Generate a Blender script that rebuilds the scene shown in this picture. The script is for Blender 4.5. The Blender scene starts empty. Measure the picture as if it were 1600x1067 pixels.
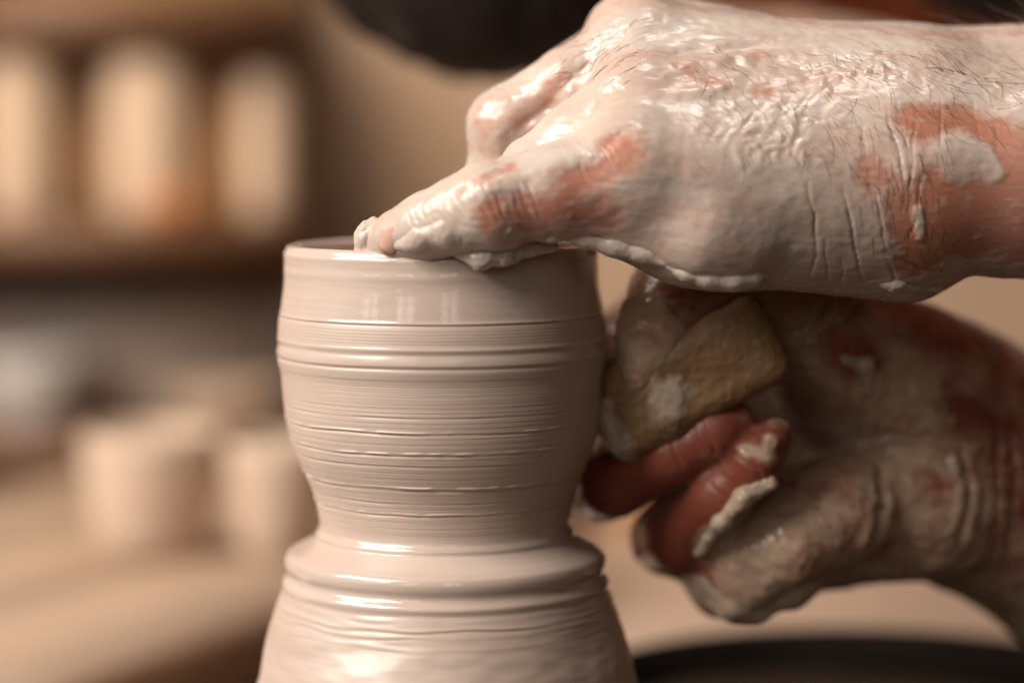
import bpy, bmesh, math, random
import numpy as np
from mathutils import Vector, Matrix
from mathutils.bvhtree import BVHTree

# ------------------------------------------------------------------ camera
scene = bpy.context.scene
coll = scene.collection
MM = 0.001                      # everything below is laid out in millimetres, pot rim at z = 0, pot axis at x = y = 0
CAM = np.array([16.4, -564.0, 27.0])
PITCH = math.radians(-5.05)
cam_data = bpy.data.cameras.new('camera')
cam_data.sensor_width = 36.0
cam_data.lens = 85.0
cam_data.clip_start = 0.01
cam_data.clip_end = 50.0
cam_data.dof.use_dof = True
cam_data.dof.focus_distance = 0.536
cam_data.dof.aperture_fstop = 3.6
cam_data.dof.aperture_blades = 9
cam = bpy.data.objects.new('camera', cam_data)
coll.objects.link(cam)
cam.location = CAM * MM
cam.rotation_euler = (math.pi / 2 + PITCH, 0, 0)
scene.camera = cam

# ------------------------------------------------------------------ view, world, lamps
scene.view_settings.view_transform = 'Standard'
scene.view_settings.look = 'None'
scene.view_settings.gamma = 1.0
scene.view_settings.exposure = 0.0
scene.render.engine = 'CYCLES'
scene.cycles.use_denoising = True
scene.cycles.max_bounces = 8

world = bpy.data.worlds.new('World')
scene.world = world
world.use_nodes = True
bgn = world.node_tree.nodes['Background']
bgn.inputs['Color'].default_value = (0.70, 0.38, 0.21, 1)
bgn.inputs['Strength'].default_value = 0.05


def area_lamp(name, loc, target, sx, sy, watts, color):
    L = bpy.data.lights.new(name, 'AREA')
    L.shape = 'RECTANGLE'
    L.size, L.size_y = sx, sy
    L.energy = watts
    L.color = color
    o = bpy.data.objects.new(name, L)
    coll.objects.link(o)
    o.location = loc
    d = Vector(target) - Vector(loc)
    o.rotation_euler = d.to_track_quat('-Z', 'Y').to_euler()
    return o


DAY = (1.0, 0.925, 0.86)
# the row of tall workshop windows in front of the potter, up and to the left of the camera:
# each window is a pair of tall lights over a pair of short ones, as their reflections on the wet clay show
WD = 2.3
for az, e in ((-50, 0.8), (-24, 1.15), (7, 0.7)):
    for col in (-1, 1):
        a = math.radians(az + col * 3.4)
        for z, hgt in ((0.92, 0.56), (0.47, 0.22)):
            area_lamp('window_light', (WD * math.sin(a), -WD * math.cos(a), z), (0, 0, z * 0.2), 0.17, hgt,
                      e * 1.35 * hgt / 0.72, DAY)
# the big window to the left of the wheel
_c = Vector((-1.62, -0.80, 0.98))
_n = (Vector((0.02, 0, 0)) - _c).normalized()
_r = _n.cross(Vector((0, 0, 1))).normalized()
_u = _r.cross(_n)
for i in (-1, 0, 1):
    for j in (0, 1):
        p = _c + _r * (i * 0.58) + _u * (j * 0.56)
        area_lamp('side_window_light', p, p + _n, 0.48, 0.46, 13.8, (1.0, 0.905, 0.82))
# the skylight over the wheel
area_lamp('skylight', (0.25, 0.10, 1.7), (0.08, 0, 0.02), 0.5, 0.35, 5.5, (1.0, 0.93, 0.87))
# added fill lamp that brightens the shelves and back wall, no source in view
far = area_lamp('shelf_fill_light', (-0.55, 0.12, 0.85), (-0.24, 1.15, 0.02), 0.6, 0.6, 3.2, (1.0, 0.80, 0.58))
far.data.spread = math.radians(66)

# ------------------------------------------------------------------ numeric helpers
_fwd = np.array([0, math.cos(PITCH), math.sin(PITCH)])
_up = np.array([0, -math.sin(PITCH), math.cos(PITCH)])
FPX = 85.0 / 36.0 * 1600


def ray(px, py):
    d = _fwd + np.array([1.0, 0, 0]) * ((px - 800) / FPX) + _up * ((533.5 - py) / FPX)
    return d


def P(px, py, Y):
    """the point at depth Y behind the pot axis that a photograph point (px, py) shows"""
    d = ray(px, py)
    return CAM + d * ((Y - CAM[1]) / d[1])


_rng = np.random.RandomState(7)
_perm = _rng.permutation(256)
_perm = np.concatenate([_perm, _perm, _perm])
_grad = _rng.normal(size=(256, 3))
_grad /= np.linalg.norm(_grad, axis=1)[:, None]


def noise(p):
    """gradient noise, about -0.7..0.7"""
    i = np.floor(p).astype(np.int64)
    f = p - i
    i &= 255
    u = f * f * f * (f * (f * 6 - 15) + 10)
    out = 0
    for dx in (0, 1):
        for dy in (0, 1):
            for dz in (0, 1):
                h = _perm[_perm[_perm[(i[:, 0] + dx) & 255] + ((i[:, 1] + dy) & 255)] + ((i[:, 2] + dz) & 255)]
                g = _grad[h]
                v = g[:, 0] * (f[:, 0] - dx) + g[:, 1] * (f[:, 1] - dy) + g[:, 2] * (f[:, 2] - dz)
                w = (u[:, 0] if dx else 1 - u[:, 0]) * (u[:, 1] if dy else 1 - u[:, 1]) * (u[:, 2] if dz else 1 - u[:, 2])
                out = out + v * w
    return out


def fbm(p, n=3):
    s, a = 0, 1.0
    for k in range(n):
        s = s + a * noise(p + 17.3 * k)
        p = p * 2.03
        a *= 0.5
    return s


def cells(p):
    """distance to the nearest and second nearest of jittered lattice points"""
    i = np.floor(p).astype(np.int64)
    f1 = np.full(len(p), 9.0)
    f2 = np.full(len(p), 9.0)
    for dx in (-1, 0, 1):
        for dy in (-1, 0, 1):
            for dz in (-1, 0, 1):
                j = i + np.array([dx, dy, dz])
                h = _perm[_perm[_perm[j[:, 0] & 255] + (j[:, 1] & 255)] + (j[:, 2] & 255)]
                q = j + 0.5 + 0.42 * _grad[h]
                d = np.sqrt(((p - q) ** 2).sum(1))
                f2 = np.minimum(f2, np.maximum(f1, d))
                f1 = np.minimum(f1, d)
    return f1, f2


def sstep(a, b, x):
    t = np.clip((x - a) / (b - a), 0, 1)
    return t * t * (3 - 2 * t)


class Field:
    """a body grown from rounded bones and blobs that blend into one continuous surface"""

    def __init__(s, lo, hi, h):
        s.lo = np.array(lo, float)
        s.h = h
        s.n = np.ceil((np.array(hi) - s.lo) / h).astype(int) + 1
        s.D = np.full(s.n, 30.0, np.float32)

    def _box(s, lo, hi):
        a = np.clip(np.floor((lo - s.lo) / s.h).astype(int), 0, s.n)
        b = np.clip(np.ceil((hi - s.lo) / s.h).astype(int) + 1, 0, s.n)
        if np.any(b <= a):
            return None, None, None
        sl = tuple(slice(x, y) for x, y in zip(a, b))
        ax = [(s.lo[k] + s.h * np.arange(a[k], b[k])).astype(np.float32) for k in range(3)]
        return sl, ax, s.D[sl]

    def _join(s, sl, d, k, cut):
        D = s.D[sl]
        if cut:
            e = -d
            hh = np.maximum(k - np.abs(D - e), 0) / k
            s.D[sl] = np.maximum(D, e) + hh * hh * k * 0.25
        else:
            hh = np.maximum(k - np.abs(D - d), 0) / k
            s.D[sl] = np.minimum(D, d) - hh * hh * k * 0.25

    def cone(s, a, b, ra, rb, k=4.0, flat=None, cut=False):
        """round cone from a to b; flat = (axis, factor) presses it flat along an axis"""
        a, b = np.array(a, float), np.array(b, float)
        m = max(ra, rb) * (1 if flat is None else max(1, 1 / flat[1])) + max(k, 3) + 2
        sl, ax, D = s._box(np.minimum(a, b) - m, np.maximum(a, b) + m)
        if sl is None:
            return
        X = [ax[0][:, None, None] - a[0], ax[1][None, :, None] - a[1], ax[2][None, None, :] - a[2]]
        ab = b - a
        if flat is not None:
            n = np.array(flat[0], float)
            n /= np.linalg.norm(n)
            q = (X[0] * n[0] + X[1] * n[1] + X[2] * n[2]) * (flat[1] - 1)
            X = [X[c] + q * n[c] for c in range(3)]
            ab = ab + n * (ab @ n) * (flat[1] - 1)
        L = max(ab @ ab, 1e-9)
        t = np.clip((X[0] * ab[0] + X[1] * ab[1] + X[2] * ab[2]) / L, 0, 1)
        d = np.sqrt((X[0] - t * ab[0]) ** 2 + (X[1] - t * ab[1]) ** 2 + (X[2] - t * ab[2]) ** 2) - (ra + (rb - ra) * t)
        s._join(sl, d.astype(np.float32), k, cut)

    def ball(s, c, r, k=4.0, cut=False):
        s.cone(c, np.array(c, float) + 1e-3, r, r, k, None, cut)

    def blob(s, c, R, axes=None, k=4.0, cut=False):
        """ellipsoid with radii R along the given axes"""
        c = np.array(c, float)
        R = np.array(R, float)
        A = np.eye(3) if axes is None else np.array(axes, float)
        m = R.max() + max(k, 3) + 1
        sl, ax, D = s._box(c - m, c + m)
        if sl is None:
            return
        X = [ax[0][:, None, None] - c[0], ax[1][None, :, None] - c[1], ax[2][None, None, :] - c[2]]
        U = [X[0] * A[j][0] + X[1] * A[j][1] + X[2] * A[j][2] for j in range(3)]
        k0 = np.sqrt(sum((U[j] / R[j]) ** 2 for j in range(3))) + 1e-6
        k1 = np.sqrt(sum((U[j] / R[j] ** 2) ** 2 for j in range(3))) + 1e-6
        s._join(sl, (k0 * (k0 - 1) / k1).astype(np.float32), k, cut)

    def box(s, c, R, axes, rnd, k=4.0, cut=False):
        """rounded box"""
        c, A = np.array(c, float), np.array(axes, float)
        m = np.linalg.norm(R) + k + 2
        sl, ax, D = s._box(c - m, c + m)
        if sl is None:
            return
        X = [ax[0][:, None, None] - c[0], ax[1][None, :, None] - c[1], ax[2][None, None, :] - c[2]]
        U = [np.abs(X[0] * A[j][0] + X[1] * A[j][1] + X[2] * A[j][2]) - (R[j] - rnd) for j in range(3)]
        d = np.sqrt(sum(np.maximum(u, 0) ** 2 for u in U)) + np.minimum(np.maximum(np.maximum(U[0], U[1]), U[2]), 0) - rnd
        s._join(sl, d.astype(np.float32), k, cut)

    def chain(s, pts, rad, k=4.0, flat=None, cut=False):
        for i in range(len(pts) - 1):
            s.cone(pts[i], pts[i + 1], rad[i], rad[i + 1], k, flat, cut)

    def mesh(s):
        """surface nets"""
        D, h = s.D, s.h
        S = D < 0
        n = np.array(S.shape)
        c = [S[dx:n[0] - 1 + dx, dy:n[1] - 1 + dy, dz:n[2] - 1 + dz] for dx in (0, 1) for dy in (0, 1) for dz in (0, 1)]
        cnt = sum(x.astype(np.int8) for x in c)
        act = (cnt > 0) & (cnt < 8)
        cell = np.argwhere(act)
        idx = np.full(act.shape, -1, np.int64)
        idx[act] = np.arange(len(cell))
        acc = np.zeros((len(cell), 3))
        num = np.zeros(len(cell))
        co = np.array([(dx, dy, dz) for dx in (0, 1) for dy in (0, 1) for dz in (0, 1)])
        V = np.stack([D[cell[:, 0] + o[0], cell[:, 1] + o[1], cell[:, 2] + o[2]] for o in co], 1)
        for i in range(8):
            for j in range(i + 1, 8):
                if abs(co[i] - co[j]).sum() == 1:
                    a, b = V[:, i], V[:, j]
                    m = (a < 0) != (b < 0)
                    t = np.where(m, a / np.where(m, a - b, 1), 0)
                    p = co[i] + (co[j] - co[i]) * t[:, None]
                    acc += p * m[:, None]
                    num += m
        verts = s.lo + h * (cell + acc / num[:, None])
        quads = []
        for axn in range(3):
            sl0 = [slice(None)] * 3
            sl1 = [slice(None)] * 3
            sl0[axn] = slice(0, -1)
            sl1[axn] = slice(1, None)
            a, b = S[tuple(sl0)], S[tuple(sl1)]
            e = np.argwhere(a != b)
            u, v = [(1, 2), (2, 0), (0, 1)][axn]
            ok = (e[:, u] > 0) & (e[:, v] > 0) & (e[:, u] < n[u] - 1) & (e[:, v] < n[v] - 1)
            e = e[ok]
            ins = a[e[:, 0], e[:, 1], e[:, 2]]

            def get(du, dv):
                q = e.copy()
                q[:, u] += du
                q[:, v] += dv
                return idx[q[:, 0], q[:, 1], q[:, 2]]
            q = np.stack([get(-1, -1), get(0, -1), get(0, 0), get(-1, 0)], 1)
            q[~ins] = q[~ins][:, ::-1]
            quads.append(q)
        quads = np.concatenate(quads)
        return verts, quads


def smooth(verts, quads, it=3, lam=0.5):
    e = np.concatenate([quads[:, [0, 1]], quads[:, [1, 2]], quads[:, [2, 3]], quads[:, [3, 0]]])
    n = len(verts)
    deg = np.bincount(e.ravel(), minlength=n).astype(float)
    for k in range(it * 2):
        s = np.zeros_like(verts)
        for c in range(3):
            s[:, c] = np.bincount(e[:, 0], verts[e[:, 1], c], n) + np.bincount(e[:, 1], verts[e[:, 0], c], n)
        l = s / np.maximum(deg, 1)[:, None] - verts
        verts = verts + l * (lam if k % 2 == 0 else -lam * 1.03)
    return verts


def refine(verts, quads, levels):
    """split every quad in four and relax, return finer vertices, quads and normals"""
    for _ in range(levels):
        n, m = len(verts), len(quads)
        e = np.sort(np.stack([quads, np.roll(quads, -1, 1)], -1).reshape(-1, 2), 1)
        key, inv = np.unique(e[:, 0] * n + e[:, 1], return_inverse=True)
        inv = inv.reshape(m, 4) + n
        mid = (verts[key // n] + verts[key % n]) / 2
        fc = np.arange(m) + n + len(key)
        verts = np.concatenate([verts, mid, verts[quads].mean(1)])
        quads = np.concatenate([np.stack([quads[:, k], inv[:, k], fc, inv[:, k - 1]], 1) for k in range(4)])
        verts = smooth(verts, quads, 2)
    return verts, quads, normals(verts, quads)


def normals(verts, quads):
    a, b = verts[quads[:, 2]] - verts[quads[:, 0]], verts[quads[:, 3]] - verts[quads[:, 1]]
    f = np.cross(a, b)
    n = np.zeros_like(verts)
    for k in range(4):
        for c in range(3):
            n[:, c] += np.bincount(quads[:, k], f[:, c], len(verts))
    return n / np.maximum(np.linalg.norm(n, axis=1), 1e-9)[:, None]


def fill(me, verts, quads):
    k = quads.shape[1]
    me.vertices.add(len(verts))
    me.vertices.foreach_set('co', np.ascontiguousarray(verts, np.float32).ravel())
    me.loops.add(quads.size)
    me.loops.foreach_set('vertex_index', np.ascontiguousarray(quads, np.int32).ravel())
    me.polygons.add(len(quads))
    me.polygons.foreach_set('loop_start', np.arange(0, quads.size, k, dtype=np.int32))
    me.polygons.foreach_set('loop_total', np.full(len(quads), k, np.int32))
    me.update(calc_edges=True)


# ------------------------------------------------------------------ object helpers
def tag(o, label=None, cat=None, group=None, kind=None):
    for k, v in (('label', label), ('category', cat), ('group', group), ('kind', kind)):
        if v:
            o[k] = v
    return o


def thing(name, base, label, cat, group=None):
    o = bpy.data.objects.new(name, None)
    o.empty_display_size = 0.01
    coll.objects.link(o)
    o.location = np.array(base) * MM
    o['base'] = [float(x) for x in base]
    return tag(o, label, cat, group)


def build(name, verts, faces, mat, parent=None, base=None, attrs=None, flat=False):
    """one mesh object from millimetre vertices"""
    if base is None:
        base = list(parent['base']) if parent is not None and 'base' in parent.keys() else (0, 0, 0)
    me = bpy.data.meshes.new(name)
    v = (np.array(verts, float) - np.array(base)) * MM
    if isinstance(faces, np.ndarray):
        fill(me, v, faces)
    else:
        me.from_pydata(v.tolist(), [], faces)
        me.update()
    if not flat:
        me.polygons.foreach_set('use_smooth', [True] * len(me.polygons))
    for k, a in (attrs or {}).items():
        at = me.attributes.new(k, 'FLOAT', 'POINT')
        at.data.foreach_set('value', np.ascontiguousarray(a, np.float32))
    me.materials.append(mat)
    o = bpy.data.objects.new(name, me)
    coll.objects.link(o)
    if parent is not None:
        o.parent = parent
    else:
        o.location = np.array(base) * MM
    o['base'] = [float(x) for x in base]
    return o


def tube(pts, rad, sides=3):
    """a thin tapering tube as vertices and quads"""
    pts = np.array(pts, float)
    vs, fs = [], []
    for i, p in enumerate(pts):
        t = pts[min(i + 1, len(pts) - 1)] - pts[max(i - 1, 0)]
        t /= max(np.linalg.norm(t), 1e-9)
        u = np.cross(t, [0.31, 0.2, 0.93]) + 1e-6
        u /= np.linalg.norm(u)
        w = np.cross(t, u)
        for k in range(sides):
            a = 2 * math.pi * k / sides
            vs.append(p + (u * math.cos(a) + w * math.sin(a)) * rad[i])
    for i in range(len(pts) - 1):
        for k in range(sides):
            a, b = i * sides + k, i * sides + (k + 1) % sides
            fs.append((a, b, b + sides, a + sides))
    return vs, fs


def lathe(profile, centre, n=64):
    """(r, z) profile turned round a vertical axis"""
    vs, fs = [], []
    m = len(profile)
    for r, z in profile:
        for k in range(n):
            a = 2 * math.pi * k / n
            vs.append((centre[0] + r * math.cos(a), centre[1] + r * math.sin(a), centre[2] + z))
    for i in range(m - 1):
        for k in range(n):
            fs.append((i * n + k, i * n + (k + 1) % n, (i + 1) * n + (k + 1) % n, (i + 1) * n + k))
    fs.append(tuple(range(n))[::-1])
    fs.append(tuple((m - 1) * n + k for k in range(n)))
    return vs, fs


def slab(corners, z0, z1, bev=2.0):
    """a board with softened edges from a convex outline"""
    c = np.array(corners, float)
    mid = c.mean(0)
    ins = mid + (c - mid) * (1 - bev / np.linalg.norm(c - mid, axis=1).mean())
    rings = [(ins, z0), (c, z0 + bev), (c, z1 - bev), (ins, z1)]
    vs = [(x, y, z) for ring, z in rings for x, y in ring]
    n = len(c)
    fs = [(i * n + k, i * n + (k + 1) % n, (i + 1) * n + (k + 1) % n, (i + 1) * n + k) for i in range(3) for k in range(n)]
    fs += [tuple(range(n))[::-1], tuple(3 * n + k for k in range(n))]
    return vs, fs


# ------------------------------------------------------------------ materials
class Mat:
    def __init__(s, name):
        s.m = bpy.data.materials.new(name)
        s.m.use_nodes = True
        s.t = s.m.node_tree
        s.b = s.t.nodes['Principled BSDF']
        s.co = s.t.nodes.new('ShaderNodeTexCoord').outputs['Object']

    def n(s, kind, **kw):
        x = s.t.nodes.new(kind)
        for k, v in kw.items():
            setattr(x, k, v)
        return x

    def link(s, a, b):
        s.t.links.new(a, b)

    def noise(s, scale, detail=4, rough=0.55, stretch=None):
        x = s.n('ShaderNodeTexNoise')
        x.inputs['Scale'].default_value = scale
        x.inputs['Detail'].default_value = detail
        x.inputs['Roughness'].default_value = rough
        if stretch:
            mp = s.n('ShaderNodeMapping')
            mp.inputs['Scale'].default_value = stretch
            s.link(s.co, mp.inputs['Vector'])
            s.link(mp.outputs[0], x.inputs['Vector'])
        else:
            s.link(s.co, x.inputs['Vector'])
        return x.outputs['Fac']

    def attr(s, name):
        x = s.n('ShaderNodeAttribute', attribute_name=name)
        return x.outputs['Fac']

    def ramp(s, fac, stops):
        x = s.n('ShaderNodeValToRGB')
        s.link(fac, x.inputs['Fac'])
        e = x.color_ramp.elements
        while len(e) < len(stops):
            e.new(0.5)
        for el, (p, c) in zip(e, stops):
            el.position = p
            el.color = (*c, 1) if len(c) == 3 else c
        return x.outputs['Color']

    def mapr(s, v, a, b, c, d):
        x = s.n('ShaderNodeMapRange')
        s.link(v, x.inputs[0])
        for i, q in enumerate((a, b, c, d)):
            x.inputs[1 + i].default_value = q
        return x.outputs[0]

    def math(s, op, a, b=None):
        x = s.n('ShaderNodeMath', operation=op)
        for i, q in enumerate((a, b)):
            if q is None:
                continue
            if isinstance(q, (int, float)):
                x.inputs[i].default_value = q
            else:
                s.link(q, x.inputs[i])
        return x.outputs[0]

    def mix(s, fac, a, b):
        x = s.n('ShaderNodeMix', data_type='RGBA')
        for sock, q in ((x.inputs[0], fac), (x.inputs[6], a), (x.inputs[7], b)):
            if isinstance(q, (int, float)):
                sock.default_value = q
            elif isinstance(q, tuple):
                sock.default_value = (*q, 1)
            else:
                s.link(q, sock)
        return x.outputs[2]

    def bump(s, h, strength, dist):
        x = s.n('ShaderNodeBump')
        x.inputs['Strength'].default_value = strength
        x.inputs['Distance'].default_value = dist
        s.link(h, x.inputs['Height'])
        s.link(x.outputs[0], s.b.inputs['Normal'])

    def set(s, name, v):
        if isinstance(v, (int, float)):
            s.b.inputs[name].default_value = v
        elif isinstance(v, tuple):
            s.b.inputs[name].default_value = (*v, 1) if len(v) == 3 and s.b.inputs[name].type == 'RGBA' else v
        else:
            s.link(v, s.b.inputs[name])


CLAY = (0.645, 0.54, 0.465)
CLAY_DRY = (0.572, 0.455, 0.376)


def mat_pot():
    m = Mat('wet_thrown_clay')
    wet = m.attr('wet')
    n1 = m.noise(38, 4)
    streak = m.noise(1, 5, 0.6, (30, 30, 900))
    c = m.mix(m.mapr(n1, 0.35, 0.7, 0, 1), CLAY, (0.62, 0.49, 0.42))
    c = m.mix(m.mapr(wet, 0, 1, 0.75, 0.0), c, CLAY_DRY)
    c = m.mix(m.mapr(streak, 0.45, 0.75, 0.0, 0.30), c, (0.47, 0.365, 0.295))
    c = m.mix(m.mapr(m.noise(1, 5, 0.65, (16, 16, 75)), 0.42, 0.68, 0.0, 0.5), c, (0.53, 0.405, 0.335))
    m.set('Base Color', c)
    r = m.mapr(m.math('ADD', wet, m.mapr(m.noise(1, 4, 0.6, (25, 25, 260)), 0.3, 0.7, -0.16, 0.12)), 0, 1, 0.52, 0.05)
    m.set('Roughness', m.math('ADD', r, m.mapr(m.noise(160, 3), 0.3, 0.7, -0.03, 0.06)))
    m.set('IOR', 1.5)
    m.set('Specular IOR Level', 0.65)
    fine = m.math('ADD', m.math('MULTIPLY', streak, m.mapr(wet, 0, 1, 1.0, 0.12)), m.math('MULTIPLY', m.noise(1, 4, 0.6, (180, 180, 520)), m.mapr(wet, 0.7, 1, 0.1, 1.1)))
    m.bump(fine, 0.17, 0.0005)
    return m.m


def mat_hand(name, skin=(0.50, 0.21, 0.125), skin2=(0.42, 0.15, 0.085), clay=(0.645, 0.555, 0.48), wet=0.20, sss=0.25, soft=0.06, pink=(0.54, 0.245, 0.175)):
    m = Mat(name)
    ck = m.attr('clay')
    n1 = m.noise(180, 5, 0.6)
    n2 = m.noise(60, 4)
    sk = m.mix(m.mapr(n2, 0.3, 0.7, 0, 1), skin, skin2)
    sk = m.mix(m.mapr(m.noise(22, 2), 0.4, 0.6, 0, 1), sk, pink)
    sk = m.mix(m.mapr(m.noise(1100, 3), 0.5, 0.75, 0, 0.35), sk, tuple(x * 0.72 for x in skin2))
    cl = m.mix(m.mapr(n2, 0.35, 0.7, 0, 1), clay, tuple(x * 0.93 for x in clay))
    cl = m.mix(m.mapr(m.noise(420, 4), 0.55, 0.75, 0, 0.35), cl, tuple(x * y for x, y in zip(clay, (0.86, 0.80, 0.76))))
    cover = m.mapr(m.math('ADD', ck, m.math('ADD', m.mapr(n1, 0, 1, -0.34, 0.34), m.mapr(m.noise(1, 5, 0.65, (160, 420, 800)), 0, 1, -0.55, 0.55))), 0.16 - soft, 0.74 + soft, 0.04, 1)
    cl = m.mix(m.mapr(m.noise(1, 4, 0.6, (30, 60, 80)), 0.42, 0.7, 0, 0.5), cl, tuple(x * y for x, y in zip(clay, (0.84, 0.77, 0.72))))
    film = m.mapr(m.noise(1, 5, 0.65, (28, 60, 95)), 0.36, 0.58, 0.66, 1.0)
    m.set('Base Color', m.mix(m.math('MULTIPLY', cover, film), sk, cl))
    m.set('Roughness', m.math('ADD', m.mapr(cover, 0, 1, 0.42, wet), m.mapr(m.noise(260, 3), 0.3, 0.7, -0.08, 0.12)))
    m.set('IOR', 1.42)
    m.b.inputs['Subsurface Weight'].default_value = sss
    m.b.inputs['Subsurface Radius'].default_value = (1.0, 0.35, 0.2)
    m.b.inputs['Subsurface Scale'].default_value = 0.0022
    m.b.inputs['Specular IOR Level'].default_value = 0.7
    m.bump(m.math('ADD', m.noise(300, 4, 0.55), m.math('MULTIPLY', m.noise(1, 4, 0.6, (260, 600, 1100)), 0.6)), 0.14, 0.0007)
    return m.m


def mat_clump(name='thick_wet_slip', c1=(0.66, 0.56, 0.49), c2=(0.58, 0.475, 0.405)):
    m = Mat(name)
    n2 = m.noise(90, 4)
    m.set('Base Color', m.mix(m.mapr(n2, 0.35, 0.7, 0, 1), c1, c2))
    m.set('Roughness', m.mapr(m.noise(260, 3), 0.3, 0.7, 0.14, 0.34))
    m.set('IOR', 1.42)
    m.bump(m.noise(500, 4, 0.55), 0.25, 0.0008)
    return m.m


def mat_plain(name, c1, c2, scale, rough=0.6, bump=0.0, stretch=None, spec=None):
    m = Mat(name)
    n = m.noise(scale, 5, 0.6, stretch)
    m.set('Base Color', m.mix(m.mapr(n, 0.32, 0.68, 0, 1), c1, c2))
    m.set('Roughness', m.math('ADD', m.mapr(n, 0.3, 0.7, -0.06, 0.06), rough))
    if bump:
        m.bump(n, 0.5, bump)
    if spec is not None:
        m.b.inputs['Specular IOR Level'].default_value = spec
    return m.m


def mat_sponge():
    m = Mat('wet_sponge')
    f1 = m.n('ShaderNodeTexVoronoi')
    f1.inputs['Scale'].default_value = 420
    m.link(m.co, f1.inputs['Vector'])
    clay = m.attr('clay')
    n = m.noise(70, 4)
    c = m.mix(m.mapr(n, 0.3, 0.7, 0, 1), (0.30, 0.18, 0.085), (0.20, 0.11, 0.05))
    cover = m.mapr(m.math('ADD', clay, m.mapr(m.noise(200, 4), 0, 1, -0.3, 0.3)), 0.3, 0.7, 0, 1)
    c = m.mix(cover, c, (0.50, 0.40, 0.32))
    m.set('Base Color', c)
    m.set('Roughness', m.mapr(cover, 0, 1, 0.55, 0.28))
    m.bump(m.math('ADD', f1.outputs['Distance'], m.noise(600, 3)), 0.4, 0.0008)
    return m.m


M_POT = mat_pot()
M_LEFT = mat_hand('slip_covered_skin')
M_RIGHT = mat_hand('slip_smeared_skin_shaded', (0.27, 0.065, 0.038), (0.20, 0.045, 0.026), (0.54, 0.405, 0.295), 0.19, soft=0.15, pink=(0.30, 0.07, 0.042))  # shade put into the colour: skin and slip darker than the left hand's
M_NAIL = mat_plain('fingernail', (0.64, 0.40, 0.32), (0.60, 0.33, 0.26), 200, 0.3)
M_CLUMP = mat_clump()
M_CLUMP_SHADED = mat_clump('shaded_brown_slip', (0.54, 0.43, 0.33), (0.46, 0.355, 0.265))  # darker copy of the thick slip, toned for the shadowed hand
M_HAIR = mat_plain('arm_hair', (0.13, 0.08, 0.05), (0.20, 0.13, 0.09), 300, 0.4)
M_SPONGE = mat_sponge()

# ------------------------------------------------------------------ the setting: wall and workbench
M_WALL = mat_plain('plaster_wall', (0.45, 0.325, 0.235), (0.37, 0.25, 0.17), 3.0, 0.8)
M_BENCH = mat_plain('pale_bench_top', (0.64, 0.49, 0.385), (0.54, 0.40, 0.30), 9.0, 0.55)
M_BOARD = mat_plain('ware_board', (0.52, 0.385, 0.285), (0.43, 0.30, 0.205), 14.0, 0.6, 0, (1, 8, 1))
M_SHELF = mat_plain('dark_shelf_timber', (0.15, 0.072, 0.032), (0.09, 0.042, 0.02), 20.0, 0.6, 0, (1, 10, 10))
M_BISQUE = mat_plain('pale_dry_clay', (0.50, 0.375, 0.28), (0.42, 0.31, 0.225), 30.0, 0.75)
M_TAN = mat_plain('tan_clay', (0.50, 0.30, 0.15), (0.42, 0.235, 0.11), 30.0, 0.7)
M_ORANGE = mat_plain('terracotta', (0.55, 0.23, 0.08), (0.48, 0.19, 0.07), 30.0, 0.7)
M_GREY = mat_plain('grey_glaze', (0.44, 0.42, 0.41), (0.37, 0.35, 0.34), 30.0, 0.5)
M_CUP = mat_plain('leather_hard_clay', (0.62, 0.48, 0.37), (0.54, 0.41, 0.31), 30.0, 0.75)
M_BLACK = mat_plain('black_plastic', (0.007, 0.005, 0.004), (0.012, 0.009, 0.007), 30.0, 0.9, spec=0.05)
M_STEEL = mat_plain('wheel_metal', (0.35, 0.30, 0.26), (0.28, 0.24, 0.2), 60.0, 0.4)

v, f = [(-1500, 1180, -900), (1500, 1180, -900), (1500, 1180, 1500), (-1500, 1180, 1500),
        (-1500, 1230, -900), (1500, 1230, -900), (1500, 1230, 1500), (-1500, 1230, 1500)], \
       [(0, 1, 2, 3), (7, 6, 5, 4), (0, 4, 5, 1), (3, 2, 6, 7), (1, 5, 6, 2), (0, 3, 7, 4)]
tag(build('wall', v, f, M_WALL, base=(0, 1180, -900), flat=True), kind='structure')

BENCH_Z = -192.0
b0 = (0, 400, BENCH_Z - 40)
bench = thing('workbench', b0, 'long pale workbench behind the throwing wheel', 'workbench')
v, f = slab([(-700, 130), (700, 130), (700, 760), (-700, 760)], BENCH_Z - 40, BENCH_Z, 3)
build('bench_top', v, f, M_BENCH, bench)
v, f = slab([(-40, 761), (700, 761), (700, 783), (-40, 783)], BENCH_Z - 40, BENCH_Z + 52, 3)
M_BACK = mat_plain('oiled_timber', (0.30, 0.155, 0.07), (0.24, 0.12, 0.052), 12.0, 0.6, 0, (1, 8, 8))
build('backboard', v, f, M_BACK, bench)
for sx in (-660, 660):
    for sy in (170, 720):
        v, f = slab([(sx - 30, sy - 30), (sx + 30, sy - 30), (sx + 30, sy + 30), (sx - 30, sy + 30)], -900, BENCH_Z - 40.5, 2)
        build('leg', v, f, M_SHELF, bench)

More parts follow.
